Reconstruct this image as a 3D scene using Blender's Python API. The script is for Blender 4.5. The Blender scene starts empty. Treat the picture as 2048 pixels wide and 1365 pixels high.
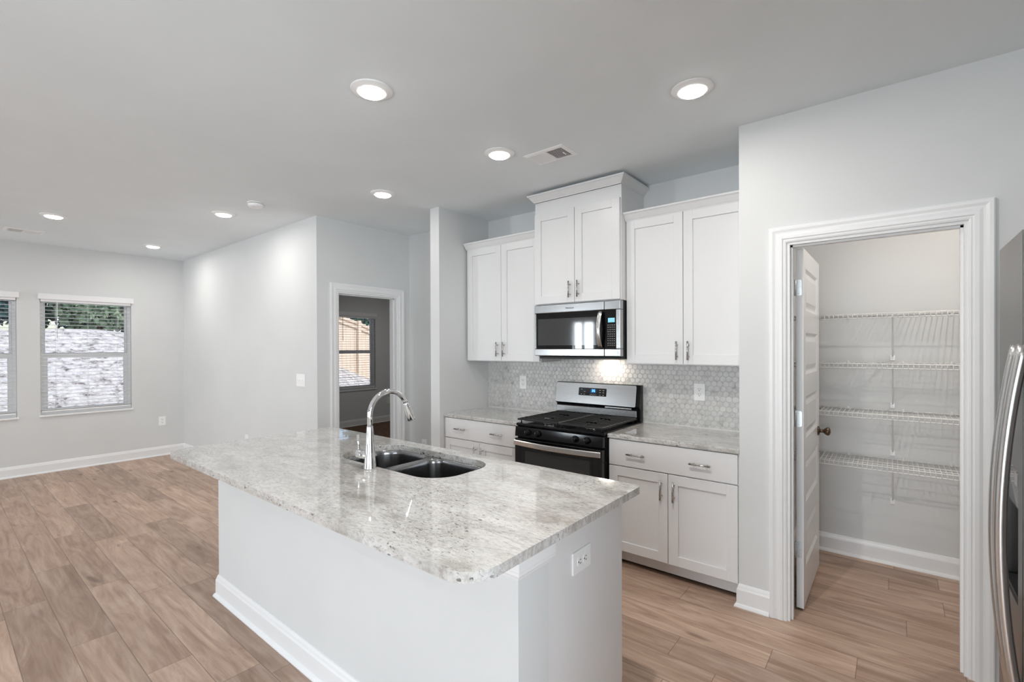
import bpy, bmesh, math, random
from mathutils import Vector, Matrix
random.seed(7)
PI = math.pi
S = bpy.context.scene
C = S.collection

# ------------------------------------------------------------------ camera
F_PX, YAW, PITCH, ROLL, CY = 947.87, 0.679102, -0.00465087, -0.00410616, 698.935
cd = bpy.data.cameras.new('camera')
cam = bpy.data.objects.new('camera', cd); C.objects.link(cam)
cd.sensor_fit = 'HORIZONTAL'; cd.sensor_width = 36.0
cd.lens = F_PX / 2048 * 36.0
cd.shift_x = 0.0
cd.shift_y = (CY - 682.5) / 2048
cd.clip_start = 0.02; cd.clip_end = 200
fw = Vector((-math.sin(YAW) * math.cos(PITCH), math.cos(YAW) * math.cos(PITCH), math.sin(PITCH)))
rt = Vector((math.cos(YAW), math.sin(YAW), 0)); up = rt.cross(fw)
r2 = math.cos(ROLL) * rt + math.sin(ROLL) * up
u2 = -math.sin(ROLL) * rt + math.cos(ROLL) * up
cam.matrix_world = Matrix(((r2.x, u2.x, -fw.x, 0), (r2.y, u2.y, -fw.y, 0), (r2.z, u2.z, -fw.z, 1.488), (0, 0, 0, 1)))
S.camera = cam

# ------------------------------------------------------------------ view, sky, daylight
S.view_settings.view_transform = 'Standard'
S.view_settings.look = 'None'
S.view_settings.gamma = 1.0
S.view_settings.use_curve_mapping = False
S.view_settings.exposure = 0.19
S.cycles.use_denoising = True
S.cycles.max_bounces = 12
S.cycles.diffuse_bounces = 6
S.cycles.transparent_max_bounces = 16
S.cycles.sample_clamp_indirect = 6.0
S.cycles.caustics_reflective = False
S.cycles.caustics_refractive = False

W = bpy.data.worlds.new('sky'); S.world = W; W.use_nodes = True
wn = W.node_tree; sky = wn.nodes.new('ShaderNodeTexSky')
sky.sky_type = 'NISHITA'; sky.sun_disc = False
sky.sun_elevation = math.radians(55); sky.sun_rotation = math.radians(80)
sky.air_density = 1.0; sky.dust_density = 2.0
bg = wn.nodes['Background']; bg.inputs['Strength'].default_value = 0.27
wn.links.new(sky.outputs[0], bg.inputs[0])


def light(name, kind, loc, energy, color=(1, 1, 1), parent=None, size=None, size_y=None, rot=(0, 0, 0), shape=None, spread=None):
    d = bpy.data.lights.new(name, kind); d.energy = energy; d.color = color
    o = bpy.data.objects.new(name, d); C.objects.link(o)
    o.location = loc; o.rotation_euler = rot
    if kind == 'AREA':
        d.shape = shape or 'RECTANGLE'; d.size = size
        if size_y: d.size_y = size_y
        if spread: d.spread = spread
    if parent:
        o.parent = parent; o.location = Vector(loc) - wloc(parent)
    return o


sun = light('sun', 'SUN', (6, 4, 12), 1.75, (1.0, 0.96, 0.90))
sun.data.angle = math.radians(1.0)
sun.rotation_euler = Vector((-0.62, -0.12, -0.78)).to_track_quat('-Z', 'Y').to_euler()
# daylight at the tall south window; added fill at patio door and east window
light('daylight_tall_window', 'AREA', (-6.75, -5.45, 1.12), 150, (0.84, 0.93, 1.0), size=.75, size_y=2.1, rot=(PI / 2, 0, 0))
light('fill_patio_door', 'AREA', (-.50, -5.45, 1.15), 175, (0.86, 0.94, 1.0), size=2.9, size_y=2.3, rot=(PI / 2, 0, 0))
light('fill_east_window', 'AREA', (1.30, -.70, 1.05), 105, (0.86, 0.94, 1.0), size=2.4, size_y=1.8, rot=(PI / 2, 0, PI / 2))
light('bedroom_fill', 'AREA', (-6.1, 5.6, 2.70), 10, (1.0, 0.97, 0.93), size=.3, shape='DISK')  # added fill light, no fixture, brightens the bedroom walls


# ------------------------------------------------------------------ object helpers
def wloc(o):
    v = Vector((0, 0, 0))
    while o:
        v += o.location; o = o.parent
    return v


def tag(o, label=None, cat=None, group=None, kind=None):
    if label: o['label'] = label
    if cat: o['category'] = cat
    if group: o['group'] = group
    if kind: o['kind'] = kind
    return o


def thing(name, loc, label, cat, group=None, kind=None):
    o = bpy.data.objects.new(name, None); C.objects.link(o)
    o.location = loc; o.empty_display_size = 0.05
    return tag(o, label, cat, group, kind)


class MB:
    def __init__(s): s.v = []; s.f = []; s.sm = []

    def add(s, vs, fs, smooth=False):
        b = len(s.v); s.v += [tuple(v) for v in vs]
        for f in fs: s.f.append([b + i for i in f]); s.sm.append(smooth)
        return s

    def box(s, x0, x1, y0, y1, z0, z1):
        vs = [(x, y, z) for z in (z0, z1) for y in (y0, y1) for x in (x0, x1)]
        return s.add(vs, [(0, 2, 3, 1), (4, 5, 7, 6), (0, 1, 5, 4), (2, 6, 7, 3), (0, 4, 6, 2), (1, 3, 7, 5)])

    def cyl(s, p0, p1, r0, r1=None, n=16, caps=True, smooth=True):
        r1 = r0 if r1 is None else r1
        return s.tube([p0, p1], [r0, r1], n, caps, smooth)

    def tube(s, pts, r, n=10, caps=True, smooth=True, sx=1.0, ref=None):
        pts = [Vector(p) for p in pts]; m = len(pts)
        rs = r if isinstance(r, (list, tuple)) else [r] * m
        vs = []; a = None
        for i, p in enumerate(pts):
            if i == 0: t = pts[1] - p
            elif i == m - 1: t = p - pts[i - 1]
            else: t = (pts[i + 1] - p).normalized() + (p - pts[i - 1]).normalized()
            t.normalize()
            if a is None:
                q = Vector(ref) if ref else (Vector((0, 0, 1)) if abs(t.z) < .9 else Vector((1, 0, 0)))
                a = (q - t * q.dot(t)).normalized()
            else:
                a = (a - t * a.dot(t)).normalized()
            b = t.cross(a)
            for k in range(n):
                th = 2 * PI * k / n
                vs.append(p + a * math.cos(th) * rs[i] + b * math.sin(th) * rs[i] * sx)
        fs = [(i * n + k, i * n + (k + 1) % n, (i + 1) * n + (k + 1) % n, (i + 1) * n + k) for i in range(m - 1) for k in range(n)]
        b0 = len(s.v); s.add(vs, fs, smooth)
        if caps:
            s.f.append([b0 + k for k in range(n)][::-1]); s.sm.append(False)
            s.f.append([b0 + (m - 1) * n + k for k in range(n)]); s.sm.append(False)
        return s

    def lathe(s, prof, c, axis='z', n=32, smooth=True):
        """prof: list of (r, h) along the axis"""
        vs = []
        for r, h in prof:
            for k in range(n):
                a = 2 * PI * k / n; p, q = r * math.cos(a), r * math.sin(a)
                vs.append({'z': (c[0] + p, c[1] + q, c[2] + h), 'x': (c[0] + h, c[1] + p, c[2] + q), 'y': (c[0] + p, c[1] + h, c[2] + q)}[axis])
        m = len(prof)
        fs = [(i * n + k, i * n + (k + 1) % n, (i + 1) * n + (k + 1) % n, (i + 1) * n + k) for i in range(m - 1) for k in range(n)]
        b0 = len(s.v); s.add(vs, fs, smooth)
        if prof[0][0] > 1e-6: s.f.append([b0 + k for k in range(n)][::-1]); s.sm.append(False)
        if prof[-1][0] > 1e-6: s.f.append([b0 + (m - 1) * n + k for k in range(n)]); s.sm.append(False)
        return s

    def prism(s, poly, h0, h1, fn, smooth=False):
        """poly: 2d outline, fn(a, b, h) -> xyz"""
        n = len(poly)
        vs = [fn(a, b, h0) for a, b in poly] + [fn(a, b, h1) for a, b in poly]
        fs = [list(range(n))[::-1], [n + i for i in range(n)]]
        b0 = len(s.v); s.add(vs, fs)
        for i in range(n):
            s.f.append([b0 + i, b0 + (i + 1) % n, b0 + n + (i + 1) % n, b0 + n + i]); s.sm.append(smooth)
        return s

    def sweep(s, path, prof, fn, closed=False):
        """mitred sweep of prof [(offset left of path, height)] along a 2d path; fn(a, b, h) -> xyz"""
        P = [Vector(p) for p in path]; m = len(P); k = len(prof); vs = []
        for i in range(m):
            d0 = (P[i] - P[i - 1]).normalized() if (i > 0 or closed) else None
            d1 = (P[(i + 1) % m] - P[i]).normalized() if (i < m - 1 or closed) else None
            d0 = d0 or d1; d1 = d1 or d0
            n0 = Vector((-d0.y, d0.x)); n1 = Vector((-d1.y, d1.x))
            nm = (n0 + n1).normalized(); sc = 1 / max(.2, nm.dot(n0))
            for o, h in prof:
                q = P[i] + nm * o * sc; vs.append(fn(q.x, q.y, h))
        fs = []
        for i in range(m if closed else m - 1):
            j = (i + 1) % m
            for a in range(k):
                b = (a + 1) % k
                fs.append((i * k + a, j * k + a, j * k + b, i * k + b))
        b0 = len(s.v); s.add(vs, fs)
        if not closed:
            s.f.append([b0 + a for a in range(k)]); s.sm.append(False)
            s.f.append([b0 + (m - 1) * k + a for a in range(k)][::-1]); s.sm.append(False)
        return s

    def sphere(s, c, r, n=16, m=10, sc=(1, 1, 1)):
        prof = [(max(r * math.sin(PI * i / m), 1e-7), -r * math.cos(PI * i / m)) for i in range(m + 1)]
        t = MB().lathe(prof, (0, 0, 0), 'z', n)
        return s.add([(c[0] + v[0] * sc[0], c[1] + v[1] * sc[1], c[2] + v[2] * sc[2]) for v in t.v], t.f, True)

    def build(s, name, mat, parent=None, bevel=0, seg=2, label=None, cat=None, group=None, kind=None, loc=None, angle=35):
        if parent is not None: base = wloc(parent)
        elif loc is not None: base = Vector(loc)
        else:
            xs = [v[0] for v in s.v]; ys = [v[1] for v in s.v]; zs = [v[2] for v in s.v]
            base = Vector(((min(xs) + max(xs)) / 2, (min(ys) + max(ys)) / 2, min(zs)))
        me = bpy.data.meshes.new(name)
        me.from_pydata([(v[0] - base.x, v[1] - base.y, v[2] - base.z) for v in s.v], [], s.f)
        me.polygons.foreach_set('use_smooth', s.sm)
        bm = bmesh.new(); bm.from_mesh(me); bmesh.ops.recalc_face_normals(bm, faces=bm.faces); bm.to_mesh(me); bm.free()
        me.materials.append(mat); me.update()
        o = bpy.data.objects.new(name, me); C.objects.link(o)
        if parent is not None: o.parent = parent
        else: o.location = base
        if bevel:
            b = o.modifiers.new('bevel', 'BEVEL'); b.width = bevel; b.segments = seg
            b.limit_method = 'ANGLE'; b.angle_limit = math.radians(angle)
        return tag(o, label, cat, group, kind)


def copy_tree(o, delta, **kw):
    def rec(x, par):
        c = x.copy(); C.objects.link(c)
        if par: c.parent = par
        for ch in x.children: rec(ch, c)
        return c
    r = rec(o, None); r.location = o.location + Vector(delta)
    return tag(r, **kw)


XYZ = lambda a, b, h: (a, b, h)


def rrect(x0, x1, y0, y1, r, n=8):
    r = r if isinstance(r, (list, tuple)) else [r] * 4   # corners: (x0,y0) (x1,y0) (x1,y1) (x0,y1)
    out = []
    for (cx, cy, sx, sy, a0, q) in ((x0, y0, 1, 1, PI, r[0]), (x1, y0, -1, 1, 1.5 * PI, r[1]), (x1, y1, -1, -1, 0, r[2]), (x0, y1, 1, -1, .5 * PI, r[3])):
        for i in range(n + 1):
            a = a0 + .5 * PI * i / n
            out.append((cx + sx * q + q * math.cos(a), cy + sy * q + q * math.sin(a)))
    return out


# ------------------------------------------------------------------ materials
def new_mat(name):
    m = bpy.data.materials.new(name); m.use_nodes = True
    return m, m.node_tree, m.node_tree.nodes['Principled BSDF']


def N(nt, t, **kw):
    n = nt.nodes.new(t)
    for k, v in kw.items():
        if k in n.inputs: n.inputs[k].default_value = v
        else: setattr(n, k, v)
    return n


def L(nt, a, b): nt.links.new(a, b)


def ramp(nt, fac, stops):
    r = nt.nodes.new('ShaderNodeValToRGB'); e = r.color_ramp.elements
    while len(e) < len(stops): e.new(.5)
    for q, (p, c) in zip(e, stops):
        q.position = p; q.color = (*c, 1) if len(c) == 3 else c
    L(nt, fac, r.inputs[0]); return r.outputs[0]


def mix(nt, fac, a, b, mode='MIX'):
    m = nt.nodes.new('ShaderNodeMix'); m.data_type = 'RGBA'; m.blend_type = mode
    for s, v in ((0, fac), (6, a), (7, b)):
        if hasattr(v, 'is_linked'): L(nt, v, m.inputs[s])
        else: m.inputs[s].default_value = v if s == 0 else (*v, 1)
    return m.outputs[2]


def mth(nt, op, a, b=None, c=None):
    m = nt.nodes.new('ShaderNodeMath'); m.operation = op
    for i, v in enumerate((a, b, c)):
        if v is None: continue
        if hasattr(v, 'is_linked'): L(nt, v, m.inputs[i])
        else: m.inputs[i].default_value = v
    return m.outputs[0]


def pos(nt): return nt.nodes.new('ShaderNodeNewGeometry').outputs['Position']


def mapped(nt, vec, scale=(1, 1, 1), rot=(0, 0, 0), loc=(0, 0, 0)):
    m = nt.nodes.new('ShaderNodeMapping')
    m.inputs['Scale'].default_value = scale; m.inputs['Rotation'].default_value = rot; m.inputs['Location'].default_value = loc
    L(nt, vec, m.inputs['Vector']); return m.outputs[0]


def noise(nt, vec, scale, detail=3, rough=.5, dist=0):
    n = N(nt, 'ShaderNodeTexNoise', Scale=scale, Detail=detail, Roughness=rough, Distortion=dist)
    L(nt, vec, n.inputs['Vector']); return n.outputs['Fac']


def bump(nt, bs, h, strength=.1, dist=.002):
    b = N(nt, 'ShaderNodeBump', Strength=strength, Distance=dist); L(nt, h, b.inputs['Height']); L(nt, b.outputs[0], bs.inputs['Normal'])


def plain(name, col, rough=.5, metal=0, tex=0, scale=60, spec=.5, coat=0, var=.02):
    m, nt, b = new_mat(name)
    b.inputs['Roughness'].default_value = rough; b.inputs['Metallic'].default_value = metal
    b.inputs['Specular IOR Level'].default_value = spec
    if coat: b.inputs['Coat Weight'].default_value = coat; b.inputs['Coat Roughness'].default_value = .03
    f = noise(nt, pos(nt), 2.3, 4)
    lo = tuple(c * (1 - var) for c in col); hi = tuple(min(1, c * (1 + var)) for c in col)
    L(nt, ramp(nt, f, [(.3, lo), (.7, hi)]), b.inputs['Base Color'])
    if tex: bump(nt, b, noise(nt, pos(nt), scale, 2), tex, .001)
    return m


def brushed(name, col, rough, stretch, amp=.06):
    m, nt, b = new_mat(name)
    b.inputs['Metallic'].default_value = 1
    f = noise(nt, mapped(nt, pos(nt), stretch), 1.0, 3, .6)
    L(nt, ramp(nt, f, [(.25, tuple(c * .9 for c in col)), (.75, tuple(min(1, c * 1.08) for c in col))]), b.inputs['Base Color'])
    r = N(nt, 'ShaderNodeMapRange'); L(nt, f, r.inputs[0])
    r.inputs[3].default_value = rough - amp; r.inputs[4].default_value = rough + amp
    L(nt, r.outputs[0], b.inputs['Roughness'])
    bump(nt, b, f, .04, .0006)
    return m


def emitter(name, col, strength, base=(.9, .9, .9)):
    m, nt, b = new_mat(name)
    b.inputs['Base Color'].default_value = (*base, 1)
    b.inputs['Emission Color'].default_value = (*col, 1); b.inputs['Emission Strength'].default_value = strength
    return m


def glass_mat(name, refl=.06, tint=(1, 1, 1)):
    m, nt, b = new_mat(name); nt.nodes.remove(b)
    t = N(nt, 'ShaderNodeBsdfTransparent', Color=(*tint, 1)); g = N(nt, 'ShaderNodeBsdfGlossy', Roughness=.0)
    fr = N(nt, 'ShaderNodeFresnel', IOR=1.45)
    mx = nt.nodes.new('ShaderNodeMixShader'); L(nt, fr.outputs[0], mx.inputs[0]); L(nt, t.outputs[0], mx.inputs[1]); L(nt, g.outputs[0], mx.inputs[2])
    L(nt, mx.outputs[0], nt.nodes['Material Output'].inputs[0])
    return m


def granite():
    m, nt, b = new_mat('granite')
    p = pos(nt); q = mapped(nt, p, (1, 2.0, 1), (0, 0, .30))
    base = ramp(nt, noise(nt, q, 4.2, 12, .72, .5), [(.34, (.46, .445, .42)), (.45, (.58, .57, .545)), (.54, (.655, .645, .63)), (.66, (.72, .715, .70))])
    fine = ramp(nt, noise(nt, mapped(nt, p, (40, 95, 60), (0, 0, .30)), 1.0, 5, .7), [(.36, (.66, .64, .62)), (.55, (1, 1, 1))])
    c = mix(nt, .75, base, fine, 'MULTIPLY')
    veil = mth(nt, 'MULTIPLY', ramp(nt, noise(nt, q, 1.7, 7, .66, 1.0), [(.54, (0, 0, 0)), (.68, (1, 1, 1))]), .34)
    c = mix(nt, veil, c, (.52, .425, .395))
    vn = mth(nt, 'ABSOLUTE', mth(nt, 'SUBTRACT', noise(nt, q, 2.6, 9, .7, .9), .5))
    c = mix(nt, mth(nt, 'MULTIPLY', ramp(nt, vn, [(.0, (1, 1, 1)), (.022, (0, 0, 0))]), .42), c, (.24, .21, .20))
    cl = ramp(nt, noise(nt, p, 3.0, 5, .6), [(.44, (0, 0, 0)), (.60, (1, 1, 1))])
    s1 = ramp(nt, noise(nt, mapped(nt, p, (42, 92, 70), (0, 0, .35)), 1.0, 2, .5), [(.645, (0, 0, 0)), (.675, (1, 1, 1))])
    s2 = ramp(nt, noise(nt, mapped(nt, p, (95, 190, 140), (0, 0, .5)), 1.0, 1, .5), [(.655, (0, 0, 0)), (.70, (1, 1, 1))])
    sp = mth(nt, 'MULTIPLY', mth(nt, 'MAXIMUM', s1, mth(nt, 'MULTIPLY', s2, .75)), mth(nt, 'ADD', mth(nt, 'MULTIPLY', cl, .80), .15))
    c = mix(nt, sp, c, (.045, .040, .042))
    L(nt, c, b.inputs['Base Color'])
    b.inputs['Roughness'].default_value = .06; b.inputs['Specular IOR Level'].default_value = .55
    b.inputs['Coat Weight'].default_value = .6; b.inputs['Coat Roughness'].default_value = .015
    return m


def wood_floor():
    m, nt, b = new_mat('vinyl_plank'); p = pos(nt)
    sx = N(nt, 'ShaderNodeSeparateXYZ'); L(nt, p, sx.inputs[0]); X, Y = sx.outputs[0], sx.outputs[1]
    WD, LN = .1795, 1.235
    yr = mth(nt, 'DIVIDE', mth(nt, 'SUBTRACT', Y, .447), WD); row = mth(nt, 'FLOOR', yr)
    wr = N(nt, 'ShaderNodeTexWhiteNoise', noise_dimensions='1D'); L(nt, row, wr.inputs['W'])
    xr = mth(nt, 'ADD', mth(nt, 'DIVIDE', X, LN), wr.outputs['Value']); col = mth(nt, 'FLOOR', xr)
    cb = N(nt, 'ShaderNodeCombineXYZ'); L(nt, row, cb.inputs[0]); L(nt, col, cb.inputs[1])
    wc = N(nt, 'ShaderNodeTexWhiteNoise', noise_dimensions='3D'); L(nt, cb.outputs[0], wc.inputs['Vector'])
    off = N(nt, 'ShaderNodeVectorMath', operation='SCALE'); L(nt, wc.outputs['Color'], off.inputs[0]); off.inputs['Scale'].default_value = 17.0
    pv = N(nt, 'ShaderNodeVectorMath', operation='ADD'); L(nt, p, pv.inputs[0]); L(nt, off.outputs[0], pv.inputs[1]); pv = pv.outputs[0]
    g1 = noise(nt, mapped(nt, pv, (1.1, 7.5, 1)), 1.6, 6, .6, 1.6)
    g2 = noise(nt, mapped(nt, pv, (2.2, 55, 1)), 1.0, 4, .6, .5)
    wv = N(nt, 'ShaderNodeTexWave', wave_type='RINGS', rings_direction='Y', Scale=1.6, Distortion=5.0, Detail=3.0)
    wv.inputs['Detail Scale'].default_value = 1.2
    L(nt, mapped(nt, pv, (.45, 5.0, 1)), wv.inputs['Vector'])
    c = ramp(nt, g1, [(.3, (.36, .228, .158)), (.5, (.51, .350, .258)), (.68, (.62, .455, .355))])
    c = mix(nt, mth(nt, 'MULTIPLY', wv.outputs['Fac'], .22), c, (.31, .19, .13))
    c = mix(nt, .30, c, ramp(nt, g2, [(.3, (.4, .36, .33)), (.65, (1, 1, 1))]), 'MULTIPLY')
    kn = ramp(nt, noise(nt, mapped(nt, pv, (3.5, 11, 1)), 1.0, 1, .4), [(.72, (0, 0, 0)), (.80, (1, 1, 1))])
    c = mix(nt, mth(nt, 'MULTIPLY', kn, .55), c, (.09, .055, .04))
    tone = N(nt, 'ShaderNodeMapRange'); L(nt, wc.outputs['Value'], tone.inputs[0]); tone.inputs[3].default_value = .80; tone.inputs[4].default_value = 1.16
    hs = N(nt, 'ShaderNodeHueSaturation'); L(nt, c, hs.inputs['Color']); L(nt, tone.outputs[0], hs.inputs['Value'])
    hs.inputs['Saturation'].default_value = .95
    c = hs.outputs[0]
    ey = mth(nt, 'MULTIPLY', mth(nt, 'SUBTRACT', .5, mth(nt, 'ABSOLUTE', mth(nt, 'SUBTRACT', mth(nt, 'FRACT', yr), .5))), WD)
    ex = mth(nt, 'MULTIPLY', mth(nt, 'SUBTRACT', .5, mth(nt, 'ABSOLUTE', mth(nt, 'SUBTRACT', mth(nt, 'FRACT', xr), .5))), LN)
    seam = mth(nt, 'LESS_THAN', mth(nt, 'MINIMUM', ey, ex), .0016)
    c = mix(nt, mth(nt, 'MULTIPLY', seam, .6), c, (.08, .055, .042))
    L(nt, c, b.inputs['Base Color'])
    b.inputs['Roughness'].default_value = .42; b.inputs['Specular IOR Level'].default_value = .35
    bump(nt, b, mth(nt, 'SUBTRACT', g2, mth(nt, 'MULTIPLY', seam, 2.0)), .08, .001)
    return m


def carpet_mat():
    m, nt, b = new_mat('carpet'); p = pos(nt)
    c = ramp(nt, noise(nt, p, 38, 4, .7), [(.3, (.075, .045, .030)), (.7, (.26, .165, .12))])
    L(nt, c, b.inputs['Base Color']); b.inputs['Roughness'].default_value = .95
    b.inputs['Specular IOR Level'].default_value = .1
    bump(nt, b, noise(nt, p, 220, 2), .5, .004); return m


def marble_mat():
    m, nt, b = new_mat('marble'); p = pos(nt)
    a = N(nt, 'ShaderNodeAttribute', attribute_name='tile_tone', attribute_type='GEOMETRY')
    sc = N(nt, 'ShaderNodeVectorMath', operation='SCALE'); L(nt, a.outputs['Color'], sc.inputs[0]); sc.inputs['Scale'].default_value = 9.0
    ad = N(nt, 'ShaderNodeVectorMath', operation='ADD'); L(nt, p, ad.inputs[0]); L(nt, sc.outputs[0], ad.inputs[1])
    c = ramp(nt, noise(nt, ad.outputs[0], 11, 5, .6, 1.2), [(.30, (.36, .36, .365)), (.42, (.60, .595, .59)), (.6, (.68, .675, .66))])
    hs = N(nt, 'ShaderNodeHueSaturation'); L(nt, c, hs.inputs['Color'])
    mr = N(nt, 'ShaderNodeMapRange'); L(nt, a.outputs['Fac'], mr.inputs[0]); mr.inputs[3].default_value = .90; mr.inputs[4].default_value = 1.08
    L(nt, mr.outputs[0], hs.inputs['Value']); L(nt, hs.outputs[0], b.inputs['Base Color'])
    b.inputs['Roughness'].default_value = .28; return m


def soil_mat():
    m, nt, b = new_mat('straw_and_soil'); p = pos(nt)
    c = ramp(nt, noise(nt, p, 6.5, 8, .75), [(.38, (.13, .11, .10)), (.47, (.50, .48, .45)), (.62, (.74, .73, .71))])
    L(nt, c, b.inputs['Base Color']); b.inputs['Roughness'].default_value = .95
    bump(nt, b, noise(nt, p, 9, 6, .7), .8, .05); return m


def leaf_mat(name, c0, c1):
    m, nt, b = new_mat(name); p = pos(nt)
    L(nt, ramp(nt, noise(nt, p, 3.0, 5, .7), [(.35, c0), (.65, c1)]), b.inputs['Base Color'])
    b.inputs['Roughness'].default_value = .6
    return m


def timber(name, c0, c1):
    m, nt, b = new_mat(name); p = pos(nt)
    L(nt, ramp(nt, noise(nt, mapped(nt, p, (3, 9, .9)), 2.0, 4, .6), [(.3, c0), (.7, c1)]), b.inputs['Base Color'])
    b.inputs['Roughness'].default_value = .8; return m


M = dict(
    wall=plain('wall_paint', (.677, .687, .688), .62, tex=.03, scale=220),
    ceiling=plain('ceiling_paint', (.797, .845, .867), .8, tex=.05, scale=160),
    trim=plain('trim_paint', (.82, .825, .83), .32),
    cabinet=plain('cabinet_lacquer', (.775, .775, .78), .30, var=.01),
    plastic=plain('white_plastic', (.90, .90, .90), .35, var=.01),
    slot=plain('dark_slot', (.05, .05, .05), .6),
    wire=plain('white_coated_wire', (.84, .84, .83), .35),
    vinyl=plain('white_vinyl', (.88, .885, .89), .3),
    blind=plain('blind_slat_vinyl', (.83, .83, .84), .4),
    black=plain('black_enamel', (.004, .004, .005), .10, spec=.35),
    iron=plain('cast_iron', (.010, .010, .010), .45, tex=.15, scale=400),
    blackglass=plain('black_glass', (.004, .004, .005), .03, spec=.6),
    ovenwindow=plain('oven_window_glass', (.030, .030, .032), .04, spec=.6),
    micwindow=plain('microwave_window_glass', (.055, .055, .057), .05, spec=.7),
    plasticblack=plain('black_plastic', (.012, .012, .013), .4),
    grey=plain('grey_legend', (.32, .32, .32), .5),
    steel=brushed('brushed_steel', (.44, .44, .44), .24, (2, 2, 260)),
    steelv=brushed('brushed_steel_upright', (.27, .267, .265), .30, (240, 240, 1.5)),
    handlesteel=brushed('satin_steel', (.66, .65, .64), .22, (60, 60, 4)),
    sink=brushed('sink_steel', (.30, .30, .305), .20, (120, 120, 3), .02),
    nickel=brushed('brushed_nickel', (.50, .49, .47), .28, (80, 80, 80)),
    chrome=plain('chrome', (.86, .87, .88), .04, metal=1),
    zinc=plain('zinc_hinge', (.62, .66, .68), .3, metal=.7),
    bronze=plain('oil_rubbed_bronze', (.16, .115, .08), .28, metal=1),
    granite=granite(), floor=wood_floor(), carpet=carpet_mat(), marble=marble_mat(),
    grout=plain('grout', (.57, .565, .555), .8),
    caulk=plain('white_caulk', (.78, .78, .77), .5),
    glass=glass_mat('window_glass'),
    lamp=emitter('lamp_diffuser', (1.0, .97, .92), 16.0),
    display=emitter('blue_digits', (.10, .42, 1.0), 2.4, (.02, .05, .1)),
    displaydim=emitter('blue_display', (.0, .05, .16), .5, (.01, .02, .05)),
    lcd=emitter('cyan_display', (.22, .62, .78), .85, (.1, .2, .25)),
    soil=soil_mat(),
    bark=timber('bark', (.05, .04, .03), (.14, .11, .09)),
    fence=timber('fence_timber', (.70, .56, .42), (.82, .69, .55)),
    leafdark=leaf_mat('dark_leaves', (.015, .05, .04), (.06, .15, .10)),
    leafblue=leaf_mat('blue_green_needles', (.012, .05, .06), (.06, .16, .16)),
    leaflight=leaf_mat('light_leaves', (.10, .18, .10), (.34, .44, .30)),
)

# ------------------------------------------------------------------ room shell
H = 2.74
PY = 2.92            # pantry wall face
KY = 3.54            # kitchen north wall face
WX = -7.93           # west wall face
NY = 2.33            # living room north wall face
HX = -4.25           # wall with the bedroom doorway


def wall(name, axis, c0, c1, a0, a1, openings=(), z0=0, z1=H, label=''):
    """axis 'x': wall runs along x, thickness c0..c1 in y"""
    mb = MB()

    def bx(p0, p1, q0, q1):
        if p1 - p0 < 1e-4 or q1 - q0 < 1e-4: return
        if axis == 'x': mb.box(p0, p1, c0, c1, q0, q1)
        else: mb.box(c0, c1, p0, p1, q0, q1)
    cur = a0
    for (o0, o1, b0, b1) in sorted(openings):
        bx(cur, o0, z0, z1); bx(o0, o1, z0, b0); bx(o0, o1, b1, z1); cur = o1
    bx(cur, a1, z0, z1)
    return mb.build(name, M['wall'], kind='structure', label=label, cat='wall')


WZ0, WZ1 = .69, 2.10
WIN = [(-.19, .67), (.863, 1.733), (4.70, 5.556)]
DOOR_B = (2.545, 3.262, 0, 2.04)     # bedroom doorway (y range on HX)
DOOR_P = (-.452, .256, 0, 2.045)     # pantry doorway (x range on PY)

MB().box(-8.05, 1.17, -5.32, 4.23, -.12, 0).build('floor', M['floor'], kind='structure', label='light brown wood plank floor', cat='floor')
MB().box(-7.93, -4.30, 2.45, 8.0, .0005, .010).build('floor_bedroom', M['carpet'], kind='structure', label='brown speckled bedroom carpet beyond the doorway', cat='floor')
MB().box(-7.93, -4.30, 4.235, 8.0, -.12, 0).build('floor_subfloor', M['grout'], kind='structure', label='subfloor under the bedroom carpet', cat='floor')
MB().box(-8.05, 1.17, -5.32, 8.12, H, H + .15).build('ceiling', M['ceiling'], kind='structure', label='flat pale grey ceiling', cat='ceiling')
wall('wall_west', 'y', WX - .14, WX, -5.32, 8.12, [(a, b, WZ0, WZ1) for a, b in WIN], label='pale grey end wall with the windows')
wall('wall_living_north', 'x', NY, NY + .12, WX, HX, label='bright long wall left of the bedroom doorway')
wall('wall_hall_west', 'y', HX - .12, HX, NY + .12, 8.12, [DOOR_B], label='grey wall with the bedroom doorway')
wall('wall_hall_north', 'x', 3.43, 3.55, HX, -3.27, label='short wall right of the bedroom doorway')
wall('wall_stub', 'y', -3.27, -3.155, 2.88, KY, label='narrow wall end left of the kitchen cabinets')
wall('wall_kitchen_north', 'x', KY, KY + .12, -3.27, -.69, label='kitchen wall behind the cabinets')
wall('wall_pantry_south', 'x', PY, PY + .115, -.69, 1.17, [DOOR_P], label='pale wall around the pantry doorway')
wall('wall_pantry_west', 'y', -.69, -.58, PY + .115, 4.115, label='left wall inside the pantry')
wall('wall_pantry_north', 'x', 4.115, 4.235, -.69, 1.17, label='back wall of the pantry behind the wire shelves')
wall('wall_east', 'y', 1.05, 1.17, -5.32, 4.115, [(-1.90, .50, .12, 2.06)], label='wall behind the refrigerator')
wall('wall_bedroom_north', 'x', 8.0, 8.12, WX, HX - .12, label='far side wall of the bedroom')
wall('wall_south', 'x', -5.32, -5.20, WX, 1.05, [(-7.14, -6.36, 0, 2.22), (-1.98, .98, 0, 2.36)], label='wall behind the camera with the added patio door')

# ---- baseboards (profile: offset from the wall, height)
BASE = [(0, 0), (.026, 0), (.026, .006), (.020, .017), (.014, .021), (.014, .098), (.010, .108), (.008, .118), (.004, .128), (0, .130)]


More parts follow.
